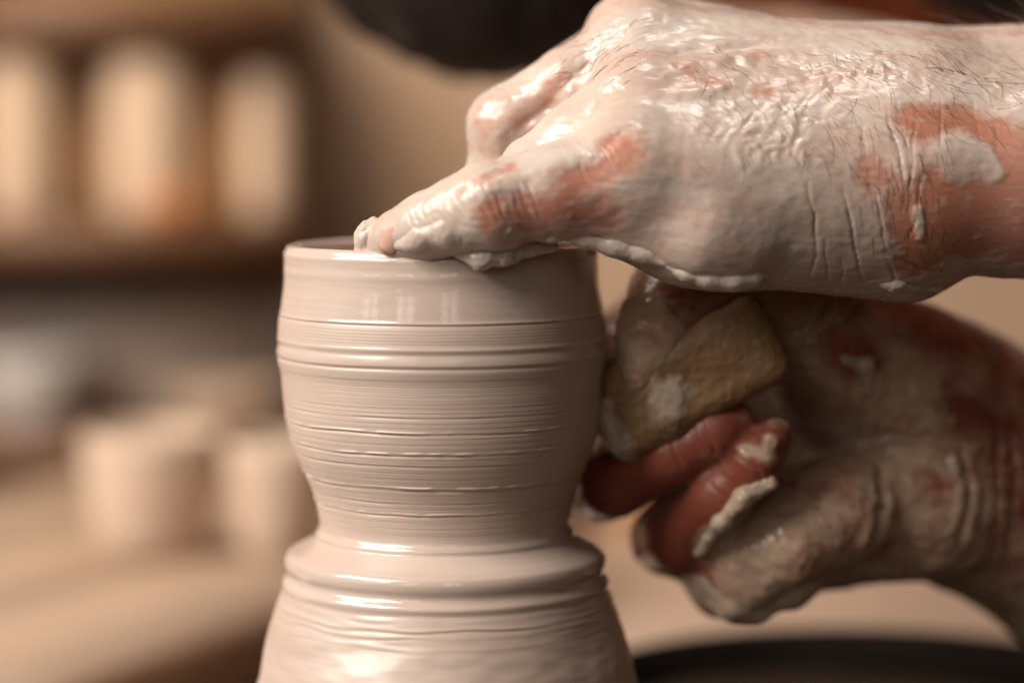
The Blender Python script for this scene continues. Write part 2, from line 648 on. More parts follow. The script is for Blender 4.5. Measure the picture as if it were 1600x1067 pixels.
# the ware board with drying cups
BOARD_Z = -153.0
e0, e1 = np.array(P(95, 1067, 0)[:2]), None
A = CAM + ray(95, 1067) * ((BOARD_Z - CAM[2]) / ray(95, 1067)[2])
B = CAM + ray(440, 945) * ((BOARD_Z - CAM[2]) / ray(440, 945)[2])
d = (B - A)[:2] / np.linalg.norm((B - A)[:2])
nrm = np.array([-d[1], d[0]])
c0 = A[:2] - d * 60
c1 = c0 + d * 470
ware = thing('ware_board', (*((c0 + c1) / 2 + nrm * 130), BENCH_Z), 'tan wooden ware board carrying the two drying cups', 'board')
PLK = 3
for i in range(PLK):
    o0, o1 = nrm * (i * 90), nrm * (i * 90 + 88.5)
    v, f = slab([c0 + o0, c1 + o0, c1 + o1, c0 + o1], BOARD_Z - 18, BOARD_Z, 1.5)
    build('plank', v, f, M_BOARD, ware)
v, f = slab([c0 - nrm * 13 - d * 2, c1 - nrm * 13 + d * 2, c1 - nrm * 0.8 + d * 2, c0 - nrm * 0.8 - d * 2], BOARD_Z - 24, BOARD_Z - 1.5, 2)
build('edge_shade_strip', v, f, M_SHELF, ware)  # dark strip added to draw the board's edge as if in shadow
for t in (0.12, 0.88):
    q = c0 + d * 470 * t
    v, f = slab([q - d * 14 + nrm * 8, q + d * 14 + nrm * 8, q + d * 14 + nrm * 258, q - d * 14 + nrm * 258], BENCH_Z + 0.3, BOARD_Z - 18.3, 1.5)
    build('batten', v, f, M_BOARD, ware)


def on_plane(px, py, z):
    r = ray(px, py)
    return CAM + r * ((z - CAM[2]) / r[2])


def cup(name, px, py, wpx, hpx, taper, mat, label, cat, z, group=None, bulge=0.02, wall=4.0):
    """an open vessel standing at a photograph point on a level surface"""
    c = on_plane(px, py, z)
    s = FPX / (c[1] - CAM[1])
    R, H = wpx / 2 / s, hpx / s
    prof = [(R * taper * 0.9, 0.2), (R * taper, 1.5)]
    for i in range(1, 13):
        t = i / 12
        prof.append((R * (taper + (1 - taper) * t ** 0.5 + bulge * math.sin(math.pi * t)), 1.5 + (H - 3) * t))
    prof += [(R - wall * 0.5, H), (R - wall, H - 1.5)]
    for i in range(11, 1, -1):
        t = i / 12
        prof.append((max(2, R * (taper + (1 - taper) * t ** 0.5 + bulge * math.sin(math.pi * t)) - wall), 1.5 + (H - 3) * t))
    prof.append((R * taper * 0.5, 8))
    v, f = lathe(prof, (c[0], c[1] + R, z), 72)
    o = build(name, v, f, mat, base=(c[0], c[1] + R, z))
    return tag(o, label, cat, group)


NTH = 420
CUPS = 'unfired cups drying on the board'
cup('clay_cup', 222, 886, 225, 205, 0.70, M_CUP, 'wider pale unfired cup at the left on the ware board', 'cup', BOARD_Z, CUPS)
cup('clay_cup', 428, 884, 180, 190, 0.62, M_CUP, 'pale unfired cup on the board, half hidden behind the thrown pot', 'cup', BOARD_Z, CUPS)

# shelves at the back
SY0, SY1 = 930.0, 1150.0
rack = thing('shelf_rack', (-230, (SY0 + SY1) / 2, -900), 'dark timber shelf rack holding pots against the wall', 'shelf')
sc_ = FPX / (SY0 - CAM[1])


def z_at(py, Y):
    return P(0, py, Y)[2]


XL, XR = P(-260, 0, SY0)[0], P(440, 0, SY0)[0]
SHB, SHA, SHC = z_at(345, SY0), z_at(690, SY0), z_at(-14, SY0)
for zz, th in ((SHB, 24), (SHA, 22), (SHC, 32), (SHC + 190, 24)):
    v, f = slab([(XL, SY0), (XR, SY0), (XR, SY1), (XL, SY1)], zz - th, zz, 2)
    build('shelf_board', v, f, M_SHELF, rack)
v, f = slab([(XL - 14, SY1 + 1), (XR, SY1 + 1), (XR, SY1 + 9), (XL - 14, SY1 + 9)], -900, SHC + 215, 1)
build('back_panel', v, f, M_TAN, rack)
v, f = slab([(XL, SY0 + 105), (XR, SY0 + 105), (XR, SY0 + 114), (XL, SY0 + 114)], SHA + 0.5, SHB - 52, 1)
M_PALE = mat_plain('limewashed_board', (0.56, 0.49, 0.43), (0.47, 0.40, 0.345), 12.0, 0.7)
build('pale_panel', v, f, M_PALE, rack)
for x in (XL - 14,):
    v, f = slab([(x, SY0 + 2), (x + 13, SY0 + 2), (x + 13, SY1), (x, SY1)], -900, SHC + 220, 2)
    build('upright', v, f, M_SHELF, rack)


def shelf_pot(name, px, wpx, hpx, taper, mat, label, cat, z, Yf=945.0, bulge=0.05, group='vessels on the back shelves'):
    # px, py of the foot as seen on the shelf's front
    s = FPX / (Yf - CAM[1])
    R = wpx / 2 / s
    x = P(px, 0, Yf + R)[0]
    c = np.array([x, Yf, z])
    H = hpx / s
    w = 4.0
    prof = [(R * taper * 0.9, 0.2), (R * taper, 1.5)]
    for i in range(1, 15):
        t = i / 14
        prof.append((R * (taper + (1 - taper) * t ** 0.7 + bulge * math.sin(math.pi * t)), 1.5 + (H - 3) * t))
    prof += [(R - w * 0.5, H), (R - w, H - 1.5)]
    for i in range(13, 1, -1):
        t = i / 14
        prof.append((max(2, R * (taper + (1 - taper) * t ** 0.7 + bulge * math.sin(math.pi * t)) - w), 1.5 + (H - 3) * t))
    prof.append((R * taper * 0.5, 8))
    v, f = lathe(prof, (c[0], c[1] + R, z), 64)
    tag(build(name, v, f, mat, base=(c[0], c[1] + R, z)), label, cat, group)


shelf_pot('tall_jar', 30, 125, 262, 0.93, M_BISQUE, 'pale tall jar at the far left of the upper shelf', 'jar', SHB)
shelf_pot('tall_jar', 232, 138, 250, 0.95, M_BISQUE, 'pale tall cylinder jar in the middle of the upper shelf', 'jar', SHB)
shelf_pot('tall_jar', 132, 62, 225, 0.9, M_TAN, 'narrow brown jar between two pale jars on the upper shelf', 'jar', SHB, 990)
shelf_pot('tall_jar', 335, 66, 235, 0.92, M_TAN, 'narrow brown jar beside the middle pale jar', 'jar', SHB, 985)
shelf_pot('tall_jar', 412, 78, 225, 0.92, M_BISQUE, 'slim pale jar at the right end of the upper shelf', 'jar', SHB, 960)
shelf_pot('small_bowl', 270, 92, 46, 0.6, M_ORANGE, 'small orange terracotta bowl in front of the middle pale jar', 'bowl', SHB, 932)
shelf_pot('wide_bowl', 45, 190, 130, 0.55, M_GREY, 'wide grey glazed bowl at the left of the lower shelf', 'bowl', SHA)
shelf_pot('wide_bowl', 350, 190, 70, 0.6, M_BISQUE, 'low cream bowl at the right end of the lower shelf', 'bowl', SHA)

# ------------------------------------------------------------------ black basin beside the wheel
bc = P(1350, 0, 95)
BZ = z_at(988, 178)
prof = [(60, 0.0), (66, 2), (80, BZ - BENCH_Z - 3), (86, BZ - BENCH_Z - 3), (87, BZ - BENCH_Z - 1), (85, BZ - BENCH_Z), (81, BZ - BENCH_Z - 0.5),
        (78, BZ - BENCH_Z - 4), (64, 5), (20, 4.5)]
v, f = lathe(prof, (bc[0] + 6, 100, BENCH_Z + 0.4), 96)
basin = thing('basin', (bc[0] + 6, 100, BENCH_Z), 'round black plastic basin under the sponge hand', 'basin')
build('tub', v, f, M_BLACK, basin)
wz = BZ - 9
v, f = lathe([(0.5, -1), (75, -1), (76, 0), (40, 0.2), (0.5, 0.2)], (bc[0] + 6, 100, wz), 96)
M_MUD = mat_plain('muddy_water', (0.012, 0.008, 0.005), (0.03, 0.019, 0.011), 25.0, 0.5, spec=0.1)
build('muddy_water', v, f, M_MUD, basin)

# ------------------------------------------------------------------ wheel head under the clay
WH = -170.0
wheel = thing('throwing_wheel', (0, 0, BENCH_Z - 160), 'round metal wheel head carrying the clay', 'wheel')
v, f = lathe([(105, -14), (110, -12), (110, -2), (108, 0), (20, 0)], (4, 0, WH), 128)
build('wheel_head', v, f, M_STEEL, wheel)
v, f = lathe([(18, BENCH_Z - 160 - WH), (18, -14.2)], (4, 0, WH), 48)
build('shaft', v, f, M_STEEL, wheel)

# ------------------------------------------------------------------ the thrown pot on its mound of clay
SIL = [(389, 242.5), (394, 245.5), (402, 246.3), (415, 246), (430, 246), (445, 247.3), (460, 249.5), (480, 252.5), (500, 255.5), (530, 257.3), (548, 258.3),
       (556, 258.4), (566, 256.6), (575, 254), (600, 252), (640, 248.5), (660, 245.5), (680, 241), (700, 234.5), (720, 226), (735, 219), (750, 212.5),
       (765, 207), (780, 203), (800, 199.5), (812, 198), (822, 199.2), (830, 203), (838, 210.5), (846, 224), (853, 238), (860, 248), (867, 252.8),
       (875, 254.8), (888, 255.8), (897, 255.6), (905, 256.6), (920, 260), (940, 266), (970, 274.8), (1010, 288), (1060, 301), (1110, 314), (1180, 336),
       (1260, 372), (1330, 420)]
SIL_Z = np.array([P(690, y, 0)[2] for y, r in SIL])
SIL_R = np.array([r / 6.70 for y, r in SIL])


def base_r(z):
    """smooth (Hermite) radius of the outer wall at height z"""
    zs, rs = SIL_Z[::-1], SIL_R[::-1]
    m = np.gradient(rs, zs)
    i = np.clip(np.searchsorted(zs, z) - 1, 0, len(zs) - 2)
    h = zs[i + 1] - zs[i]
    t = np.clip((z - zs[i]) / h, 0, 1)
    return ((2 * t ** 3 - 3 * t ** 2 + 1) * rs[i] + (t ** 3 - 2 * t ** 2 + t) * h * m[i] + (-2 * t ** 3 + 3 * t ** 2) * rs[i + 1] + (t ** 3 - t ** 2) * h * m[i + 1])


def front_z(y):
    z = P(690, y, -37)[2]
    for _ in range(5):
        z = P(690, y, -float(base_r(np.array([z]))[0]))[2]
    return z


Z_TOP = SIL_Z[0]
Z_NECK = P(690, 824, 0)[2]


def pot_wall(z, th):
    """outer radius with throwing lines; z and th are flat arrays"""
    r = base_r(z)
    cth, sth = np.cos(th), np.sin(th)
    pn = np.stack([cth * 2.2, sth * 2.2, z * 0.25], 1)
    tilt = 0.16 * np.cos(th + 0.7)

    def ring(fn):            # a value that depends on the angle alone
        return np.tile(fn(cth[:NTH], sth[:NTH]), len(th) // NTH)

    def ln(y, dz=0.0, wob=0.12, seed=0.0):
        w = ring(lambda c, s_: wob * noise(np.stack([c * 3 + seed, s_ * 3, np.full_like(c, y * 0.37)], 1)) * 2)
        return z - front_z(y) - tilt * 0.6 + w

    def on(y, lo, hi, freq=2.5):
        return ring(lambda c, s_: sstep(lo, hi, noise(np.stack([c * freq, s_ * freq, np.full_like(c, y * 1.71)], 1)) + 0.5))
    g = lambda u, w: np.exp(-(u / w) ** 2)
    # soft swelling of the wet band under the rim
    r = r + 0.10 * g(ln(437), 1.0) - 0.12 * g(ln(421), 1.4)
    # edge where the wet band ends
    u = ln(511, wob=0.05)
    r = r - 0.22 * g(u, 0.28) + 0.16 * g(u - 0.5, 0.35)
    # fine combed band
    m = sstep(0, 0.6, -ln(512)) * sstep(0, 0.6, ln(545))
    r = r + m * 0.018 * np.sin(z * 9.0 + 0.6 * noise(pn * 2)) + m * 0.015 * np.sin(z * 15.3 + 1.0)
    # belly ridge
    r = r + 0.20 * g(ln(549, wob=0.06), 0.55) - 0.12 * g(ln(557, wob=0.06), 0.5) + 0.16 * g(ln(569, wob=0.05), 0.8)
    u = ln(579, wob=0.05)
    r = r - 0.24 * g(u, 0.40) + 0.12 * g(u - 0.7, 0.45)
    # sharp steps and grooves further down; the lip over each groove is torn in places
    rs = np.random.RandomState(3)
    for y, amp, w in ((598, .10, .30), (607, .06, .2), (622, .10, .28), (634, .07, .2), (641, .16, .3), (648, .10, .22), (655, .20, .30), (664, .12, .22), (672, .12, .25),
                      (681, .34, .30), (688, .12, .2), (697, .16, .25), (706, .14, .2), (714, .32, .30), (721, .12, .2), (731, .24, .28), (741, .12, .22), (751, .16, .25),
                      (768, .46, .38), (776, .10, .2), (789, .24, .26), (797, .12, .2), (808, .36, .30), (818, .14, .22), (829, .12, .25)):
        u = ln(y, wob=0.10 if amp < .3 else 0.22, seed=y * .1)
        mod = (0.35 + 0.65 * on(y, 0.2, 0.7)) * (0.8 if amp > .18 else 0.4)
        r = r - amp * mod * g(u + 0.05, w)
        rag = on(y + 3, 0.35, 0.55, 9.0) * (1 if amp > .3 else 0.5)
        r = r + amp * (0.75 if amp < .3 else 1.15) * mod * (0.35 + 0.65 * rag) * g(u - 1.15 * w - 0.10 * rag, w * 0.7)
    m = sstep(0, 0.8, -ln(580)) * sstep(0, 0.8, ln(832))
    r = r + m * (0.014 * np.sin(z * 11 + 1.5 * noise(pn)) + 0.010 * np.sin(z * 19.0 + 2 * noise(pn * 1.7)))
    # shoulder of the mound: two soft turned edges, then a hollow
    r = r + 0.35 * g(ln(862, wob=.1), 0.8) - 0.25 * g(ln(871), 0.6) + 0.22 * g(ln(905, wob=.1), 1.0)
    r = r - 0.9 * g(ln(938, wob=.15), 1.7) + 0.42 * g(ln(953, wob=.2), 1.1) - 0.22 * g(ln(966, wob=.2), 0.9)
    for y, amp, w in ((978, .12, .6), (991, .16, .4), (1003, .10, .4), (1021, .10, .5)):
        u = ln(y, wob=0.5, seed=y)
        r = r - amp * g(u, w) * on(y, .25, .7) + amp * .8 * g(u - 1.6 * w, w) * on(y + 1, .25, .7)
    # uneven hand-pressed foot
    low = sstep(front_z(955), front_z(1045), z)
    r = r + low * (1.2 * noise(np.stack([cth * 1.5, sth * 1.5, z * 0.06], 1)) + 0.45 * noise(np.stack([cth * 2.6, sth * 2.6, z * 0.16], 1))
                   + 0.22 * noise(np.stack([cth * 7, sth * 7, z * 0.4], 1)))
    return r


def pot_wet(z, th):
    cth, sth = np.cos(th), np.sin(th)
    w = 0.30 + 0.74 * sstep(front_z(512), front_z(508), z)
    w = np.where((z < front_z(543)) & (z > front_z(577)), 0.72, w)
    w = np.maximum(w, 0.95 * sstep(front_z(834), front_z(842), z) * 1.0)
    w = w - 0.6 * sstep(front_z(950), front_z(985), z)
    return np.clip(w + 0.10 * noise(np.stack([cth * 3, sth * 3, z * 0.2], 1)), 0, 1)


def lean(z):
    """the axis leans a little: the hump was not centred perfectly"""
    return np.interp(z, [SIL_Z[-1], P(690, 1060, 0)[2], Z_TOP], [1.9, 1.1, -0.15])


pot = thing('clay_pot', (2.0, 0, WH), 'wet beige clay pot being thrown, still joined to its ridged mound', 'pot')


def turn(zs, rfun, wfun, name, mat, close_top=None):
    th = np.linspace(0, 2 * math.pi, NTH, endpoint=False)
    Z, T = np.meshgrid(zs, th, indexing='ij')
    R = rfun(Z.ravel(), T.ravel())
    W = wfun(Z.ravel(), T.ravel())
    V = np.stack([R * np.cos(T.ravel()) + lean(Z.ravel()), R * np.sin(T.ravel()), Z.ravel()], 1)
    return V, W, len(zs)


def grid_faces(rows, n=NTH):
    i = np.arange(rows - 1)[:, None] * n
    k = np.arange(n)[None, :]
    k2 = (k + 1) % n
    return np.stack([i + k, i + k2, i + n + k2, i + n + k], -1).reshape(-1, 4)


# vessel: outer wall from neck to rim, rounded lip, inner wall down to its floor
zs = np.linspace(Z_NECK, Z_TOP, 430)
V, W, rows = turn(zs, pot_wall, pot_wet, 'w', M_POT)
inner = []
th = np.linspace(0, 2 * math.pi, NTH, endpoint=False)
r0 = V[-NTH:]
LIP = 3.4
lipw = 0.14 * noise(np.stack([np.cos(th) * 2, np.sin(th) * 2, th * 0], 1))
cen = np.array([lean(Z_TOP), 0, 0])
rr = np.linalg.norm((r0 - cen)[:, :2], axis=1)
ring = []
for k in range(1, 13):
    a = math.pi * k / 12
    q = rr - LIP / 2 * (1 - math.cos(a))
    zz = Z_TOP + 1.15 * math.sin(a) + lipw * math.sin(a)
    ring.append(np.stack([cen[0] + q * np.cos(th), q * np.sin(th), zz], 1))
for k in range(1, 61):
    z = Z_TOP - 62.0 * (k / 60)
    q = base_r(np.full(NTH, z)) - (LIP + 3.5 * sstep(0, 40, Z_TOP - z)) + 0.12 * np.sin(z * 2.2 + np.cos(th))
    if k > 52:
        q = q * math.sqrt(max(0.0, 1 - ((k - 52) / 8.05) ** 2))
    ring.append(np.stack([cen[0] + q * np.cos(th), q * np.sin(th), np.full(NTH, z)], 1))
V = np.concatenate([V] + ring)
W = np.concatenate([W, np.full(len(ring) * NTH, 0.85)])
build('vessel_wall', V, grid_faces(len(V) // NTH), M_POT, pot, attrs={'wet': W})
# mound: from a little inside the neck down to the wheel head
zs = np.linspace(WH + 0.3, Z_NECK - 0.02, 470)
V, W, rows = turn(zs, pot_wall, pot_wet, 'w', M_POT)
build('clay_mound', V, grid_faces(rows), M_POT, pot, attrs={'wet': W})

# ------------------------------------------------------------------ the potter's left hand, laid over the rim
def caster(verts, quads):
    return BVHTree.FromPolygons([Vector(x) for x in verts], quads.tolist())


def hit(bvh, px, py, default_Y=-30.0):
    d = Vector(ray(px, py)).normalized()
    r = bvh.ray_cast(Vector(CAM), d, 3000)
    if r[0] is None:
        r = bvh.find_nearest(Vector(P(px, py, default_Y)))
    return np.array(r[0]), np.array(r[1])


def seg_dist(V, pts):
    """distance of vertices to a polyline and the running parameter along it"""
    best = np.full(len(V), 1e9)
    par = np.zeros(len(V))
    n = len(pts) - 1
    for i in range(n):
        a, b = np.array(pts[i]), np.array(pts[i + 1])
        ab = b - a
        t = np.clip((V - a) @ ab / max(ab @ ab, 1e-9), 0, 1)
        d = np.linalg.norm(V - a - t[:, None] * ab, axis=1)
        m = d < best
        best[m] = d[m]
        par[m] = (i + t[m]) / n
    return best, par


def near(V, pts, m):
    """indices of vertices in the box round a polyline"""
    p = np.array(pts)
    return np.where(np.all((V > p.min(0) - m) & (V < p.max(0) + m), axis=1))[0]


class Skin:
    """surface work on a body: creases, ridges, patches and lumps set down where they lie on it"""

    def __init__(s, V, Q, levels, view=None):
        s.V, s.Q, s.N = refine(V, Q, levels)
        s.bvh = caster(V, Q)
        s.d = np.zeros(len(s.V))
        s.wob = 9.0

    def line(s, px, step=11):
        """a chain of photograph points dropped on the surface, densely"""
        out = []
        for (x0, y0), (x1, y1) in zip(px[:-1], px[1:]):
            n = max(1, int(math.hypot(x1 - x0, y1 - y0) / step))
            for k in range(n):
                t = k / n
                qx, qy = x0 + (x1 - x0) * t, y0 + (y1 - y0) * t
                j = noise(np.array([[qx * 0.035, qy * 0.035, 0.5], [qx * 0.035, qy * 0.035, 7.5]])) * s.wob
                out.append(hit(s.bvh, qx + j[0], qy + j[1])[0])
        out.append(hit(s.bvh, *px[-1])[0])
        return out

    def crease(s, px, depth, width, lip=0.35, fade=True):
        pts = s.line(px)
        i = near(s.V, pts, width * 5)
        if not len(i):
            return
        d, t = seg_dist(s.V[i], pts)
        w = width * (0.75 + 0.5 * noise(s.V[i] * 0.35))
        f = np.sin(np.pi * np.clip(t * 0.9 + 0.05, 0, 1)) ** 0.6 if fade else 1.0
        f = f * (0.65 + 0.7 * noise(s.V[i] * 0.22 + 3))
        s.d[i] += f * (-depth * np.exp(-(d / w) ** 2) + depth * lip * np.exp(-((d - 2.0 * w) / (1.1 * w)) ** 2))

    def ridge(s, px, height, width, fade=True):
        pts = s.line(px)
        i = near(s.V, pts, width * 3)
        if not len(i):
            return
        d, t = seg_dist(s.V[i], pts)
        f = np.sin(np.pi * np.clip(t * 0.94 + 0.03, 0, 1)) ** 0.7 if fade else 1.0
        s.d[i] += f * height * np.exp(-(d / width) ** 2)

    def patch(s, px, py, r, soft=0.5):
        """0..1 mask of a round area with an uneven edge (r in photograph pixels)"""
        c, _ = hit(s.bvh, px, py)
        rr = r / 6.7
        d = np.linalg.norm(s.V - c, axis=1)
        return 1 - sstep(rr * (1 - soft), rr * (1 + soft), d)

    def strip(s, px, r, soft=0.5):
        pts = s.line(px, 30)
        rr = r / 6.7
        d = np.full(len(s.V), 99.0)
        i = near(s.V, pts, rr * (1 + soft) + 1)
        d[i] = seg_dist(s.V[i], pts)[0]
        return 1 - sstep(rr * (1 - soft), rr * (1 + soft), d)

    def push(s):
        s.V = s.V + s.N * s.d[:, None]
        s.d[:] = 0
        s.N = normals(s.V, s.Q)


F = Field((-32, -72, -30), (300, 62, 66), 0.9)
# forearm and wrist
F.cone(P(1410, 272, -13), P(2750, 300, -4), 21.5, 33, 10)
F.cone(P(1410, 186, 12), P(2750, 200, 22), 20.5, 35, 10)
F.cone(P(1440, 232, -2), P(1330, 232, -2), 22, 22, 10)
# metacarpals fanning out to the knuckles
F.cone(P(1400, 300, -18), P(985, 268, -36), 17.5, 12.5, 10)
F.cone(P(1395, 236, -12), P(1000, 172, -21), 18, 12.5, 10)
F.cone(P(1390, 186, 0), P(1006, 92, -3), 18.5, 12.5, 10)
F.cone(P(1390, 178, 14), P(1008, 72, 15), 17.5, 12.5, 10)
# heel of the hand
F.cone(P(1370, 345, -16), P(1090, 342, -30), 16.5, 14.5, 10)
F.cone(P(1120, 335, -28), P(930, 318, -34), 13.5, 9.5, 8)
F.blob(P(1290, 330, 8), (38, 22, 17), k=10)
F.ball(P(1425, 398, -12), 9.5, 6)
# soft swelling of slip on the heel
F.ball(P(1104, 366, -38.5), 9.0, 5)
F.ball(P(1152, 384, -36), 7.5, 5)
# little finger, nearest, stretched over the rim
F.chain([P(985, 268, -36), P(870, 300, -38), P(768, 322, -39), P(715, 338, -37), P(668, 354, -34), P(622, 372, -30), P(604, 380, -28)],
        [12.0, 9.6, 9.0, 7.3, 6.6, 5.2, 4.4], 3.5)
# ring finger beside it, bending into the pot
F.chain([P(1000, 172, -21), P(910, 228, -22), P(832, 288, -22), P(775, 345, -18), P(750, 430, -12), P(745, 480, -8)],
        [11.5, 9.4, 9.0, 7.8, 7.0, 5.6], 3.0)
# middle and index finger: bent knuckles stand out behind
F.chain([P(1006, 92, -3), P(900, 140, -2), P(793, 196, 0), P(781, 290, 2), P(778, 390, 2), P(778, 440, 2)], [12.0, 9.7, 8.6, 7.6, 7.0, 5.6], 3.0)
F.chain([P(1008, 72, 15), P(905, 135, 18), P(815, 205, 19), P(800, 300, 18), P(800, 395, 15), P(800, 440, 14)], [12.0, 9.6, 8.8, 7.8, 7.0, 5.6], 3.0)
F.ball(P(985, 60, 5), 9.0, 8)
# thumb on the far side, along the wall of the pot
F.chain([P(1330, 230, 26), P(1190, 255, 42), P(1085, 290, 46), P(1020, 310, 44), P(985, 325, 42)], [16, 13.5, 10.5, 9.5, 6.5], 7)
V, Q = F.mesh()
del F
V = smooth(V, Q, 4)
S = Skin(V, Q, 1)
left = thing('hand', P(1500, 440, 0), "person's left hand and wrist coated in pale slip, lying over the pot rim", 'hand')

# bones, tendons and folds
for px, h, w in (([(1015, 78), (1060, 66), (1130, 63), (1215, 68)], 0.9, 2.2), ([(1045, 108), (1100, 98), (1175, 92), (1250, 88)], 0.8, 2.2),
                 ([(1040, 150), (1090, 145), (1140, 138)], 0.7, 1.8), ([(760, 300), (850, 262), (960, 215)], 0.5, 2.5)):
    S.ridge(px, h, w)
S.crease([(1022, 88), (1070, 82), (1130, 80), (1190, 80)], 0.7, 1.6, 0.1)
S.crease([(775, 250), (810, 205), (870, 150), (935, 80)], 1.6, 2.6, 0.1)
S.crease([(945, 232), (985, 205), (1015, 215)], 0.6, 1.5, 0.2)
S.push()

# hollow and knuckle marks, wrist creases, palm folds
CRE = [([(1262, 285), (1272, 350), (1276, 400), (1262, 440)], 0.75, 0.55), ([(1318, 290), (1330, 350), (1338, 400), (1348, 448)], 0.8, 0.55),
       ([(1368, 300), (1378, 350), (1384, 400)], 0.6, 0.5), ([(1385, 165), (1402, 230), (1412, 300), (1410, 330)], 0.7, 0.5),
       ([(1398, 160), (1420, 240), (1425, 320)], 0.5, 0.4), ([(1432, 170), (1428, 240), (1418, 330)], 0.6, 0.45),
       ([(1466, 160), (1468, 230)], 0.4, 0.4), ([(1440, 270), (1430, 340), (1415, 380)], 0.7, 0.5), ([(1290, 370), (1292, 440)], 0.6, 0.45),
       ([(1312, 400), (1315, 450)], 0.5, 0.4), ([(1390, 405), (1400, 440), (1420, 452)], 1.0, 0.7), ([(1385, 390), (1440, 425), (1490, 420)], 0.9, 0.8),
       ([(1520, 160), (1530, 225)], 0.3, 0.4), ([(1555, 200), (1560, 240)], 0.3, 0.4), ([(1345, 180), (1352, 250)], 0.35, 0.4)]
for px, dp, w in CRE:
    S.crease(px, dp * 0.75, w * 0.75, 0.04)
# curved skin folds over the little finger's middle joint
for k in range(9):
    x = 718 + k * 13
    S.crease([(x, 292 - k * 4.5), (x + 1, 312 - k * 3), (x + 10, 332 - k * 2), (x + 24, 345)], 0.3 if k % 2 else 0.42, 0.38, 0.4)
for k in range(6):
    x = 640 + k * 11
    S.crease([(x, 335 - k * 4), (x + 5, 350 - k * 3), (x + 14, 362 - k * 3)], 0.3, 0.36, 0.5)
# fine folds over the knuckles
rk = random.Random(5)
for k in range(26):
    x, y = rk.uniform(905, 1010), rk.uniform(35, 110)
    L = rk.uniform(18, 46)
    S.crease([(x - L / 2, y + L * 0.22), (x, y - 2), (x + L / 2, y - L * 0.20)], rk.uniform(0.18, 0.35), rk.uniform(0.28, 0.42), 0.6)
for k in range(14):
    x, y = rk.uniform(870, 960), rk.uniform(215, 262)
    L = rk.uniform(14, 30)
    S.crease([(x - L / 2, y - L * 0.5), (x, y), (x + L / 3, y + L * 0.6)], rk.uniform(0.2, 0.35), 0.34, 0.6)
S.push()

# where bare skin shows through the slip
V = S.V
warp = 0.55 * fbm(V * 0.16, 3) + 0.5 * fbm(V * np.array([0.35, 0.5, 0.7]), 3)
skin = np.zeros(len(V))


def bare(mask, gain=1.0):
    global skin
    skin = np.maximum(skin, np.clip(mask * gain, 0, 1))


bare(S.patch(968, 238, 36, .8), .95)
bare(S.strip([(965, 255), (930, 278), (880, 292)], 24, .9), .85)
bare(S.strip([(940, 335), (880, 330), (800, 345)], 38, .9), .85)
bare(S.strip([(770, 325), (765, 345)], 24, .9), .9)
bare(S.strip([(930, 370), (820, 378)], 13, .6), .9)
bare(S.strip([(720, 300), (800, 260)], 10, .8), .62)
bare(S.strip([(1430, 190), (1500, 200), (1600, 225)], 32, .7), .95)
bare(S.strip([(1520, 320), (1640, 330), (1800, 330), (2300, 300)], 96, .35))
bare(S.strip([(1430, 330), (1440, 400)], 44, .6))
bare(S.patch(1365, 275, 30, .7), .9)
bare(S.strip([(1395, 290), (1402, 340)], 16, .8), .8)
bare(S.patch(1195, 145, 22, .8), .58)
bare(S.strip([(1060, 105), (1110, 125)], 14, .8), .52)
bare(S.strip([(870, 130), (810, 200)], 22, .8), .52)
bare(S.strip([(760, 175), (755, 230)], 20, .8), .40)
bare(S.strip([(1190, 20), (1280, 40)], 16, .8), .5)
bare(S.strip([(1400, 60), (1600, 50)], 20, .9), .45)
bare(sstep(60, 130, V[:, 0] - CAM[0] - 110), 0.9)
# daubs of slip left on the bare wrist
daub = np.maximum(S.patch(1500, 250, 34, .7), S.strip([(1535, 245), (1552, 270)], 15, .8))
daub = np.maximum(daub, S.strip([(1432, 330), (1438, 370)], 7, .9))
skin = skin - daub * 1.1
under = sstep(-0.15, -0.75, S.N[:, 2]) * sstep(1100, 1300, (V[:, 0] - CAM[0]) * 6.7 + 800)
clay = np.clip(1 - skin + warp * (0.25 + 0.5 * np.clip(skin, 0, 1)), 0, 1)

# relief of the slip
N = S.N
disp = 0.30 * sstep(0.1, 0.8, clay)
disp += 0.30 * fbm(V * 0.13, 3) * sstep(0.3, 0.7, clay)
disp += 0.09 * fbm(V * np.array([0.3, 0.7, 0.7]), 2) * clay
# beads of slip caught in the hair on the back of the hand
bead = np.maximum.reduce([S.strip([(1130, 190), (1200, 175), (1270, 165)], 62, .6), S.strip([(1170, 230), (1260, 225)], 34, .6),
                          0.8 * S.strip([(1290, 110), (1400, 100), (1560, 110)], 48, .7)])
sk = V @ np.array([[1, 0, 0.35], [0, 1, 0], [-0.5, 0, 1]])
wv = np.stack([noise(V * 0.13), noise(V * 0.13 + 31), noise(V * 0.13 + 57)], 1) * 1.5
f1, f2 = cells(sk * np.array([0.30, 0.26, 0.17]) + wv)
amp = 0.25 + 1.1 * sstep(-0.25, 0.45, noise(V * 0.11 + 5))
disp += bead * amp * (0.46 * (1 - sstep(0.0, 0.8, f1)) - 0.16 * (1 - sstep(0.0, 0.14, f2 - f1)) * sstep(-0.1, 0.3, noise(V * 0.3 + 8)))
g1, g2 = cells(sk * np.array([0.62, 0.5, 0.36]) + wv * 2 + 9)
disp += 0.16 * bead * amp * (1 - sstep(0, 0.7, g1))
# ripples drawn across the slip by the turning pot
disp += 0.10 * clay * noise(V @ np.array([[0.25, 0, 0.3], [0, 0.5, 0], [0.1, 0, 1.1]])) * sstep(-0.2, 0.3, noise(V * 0.07 + 2))
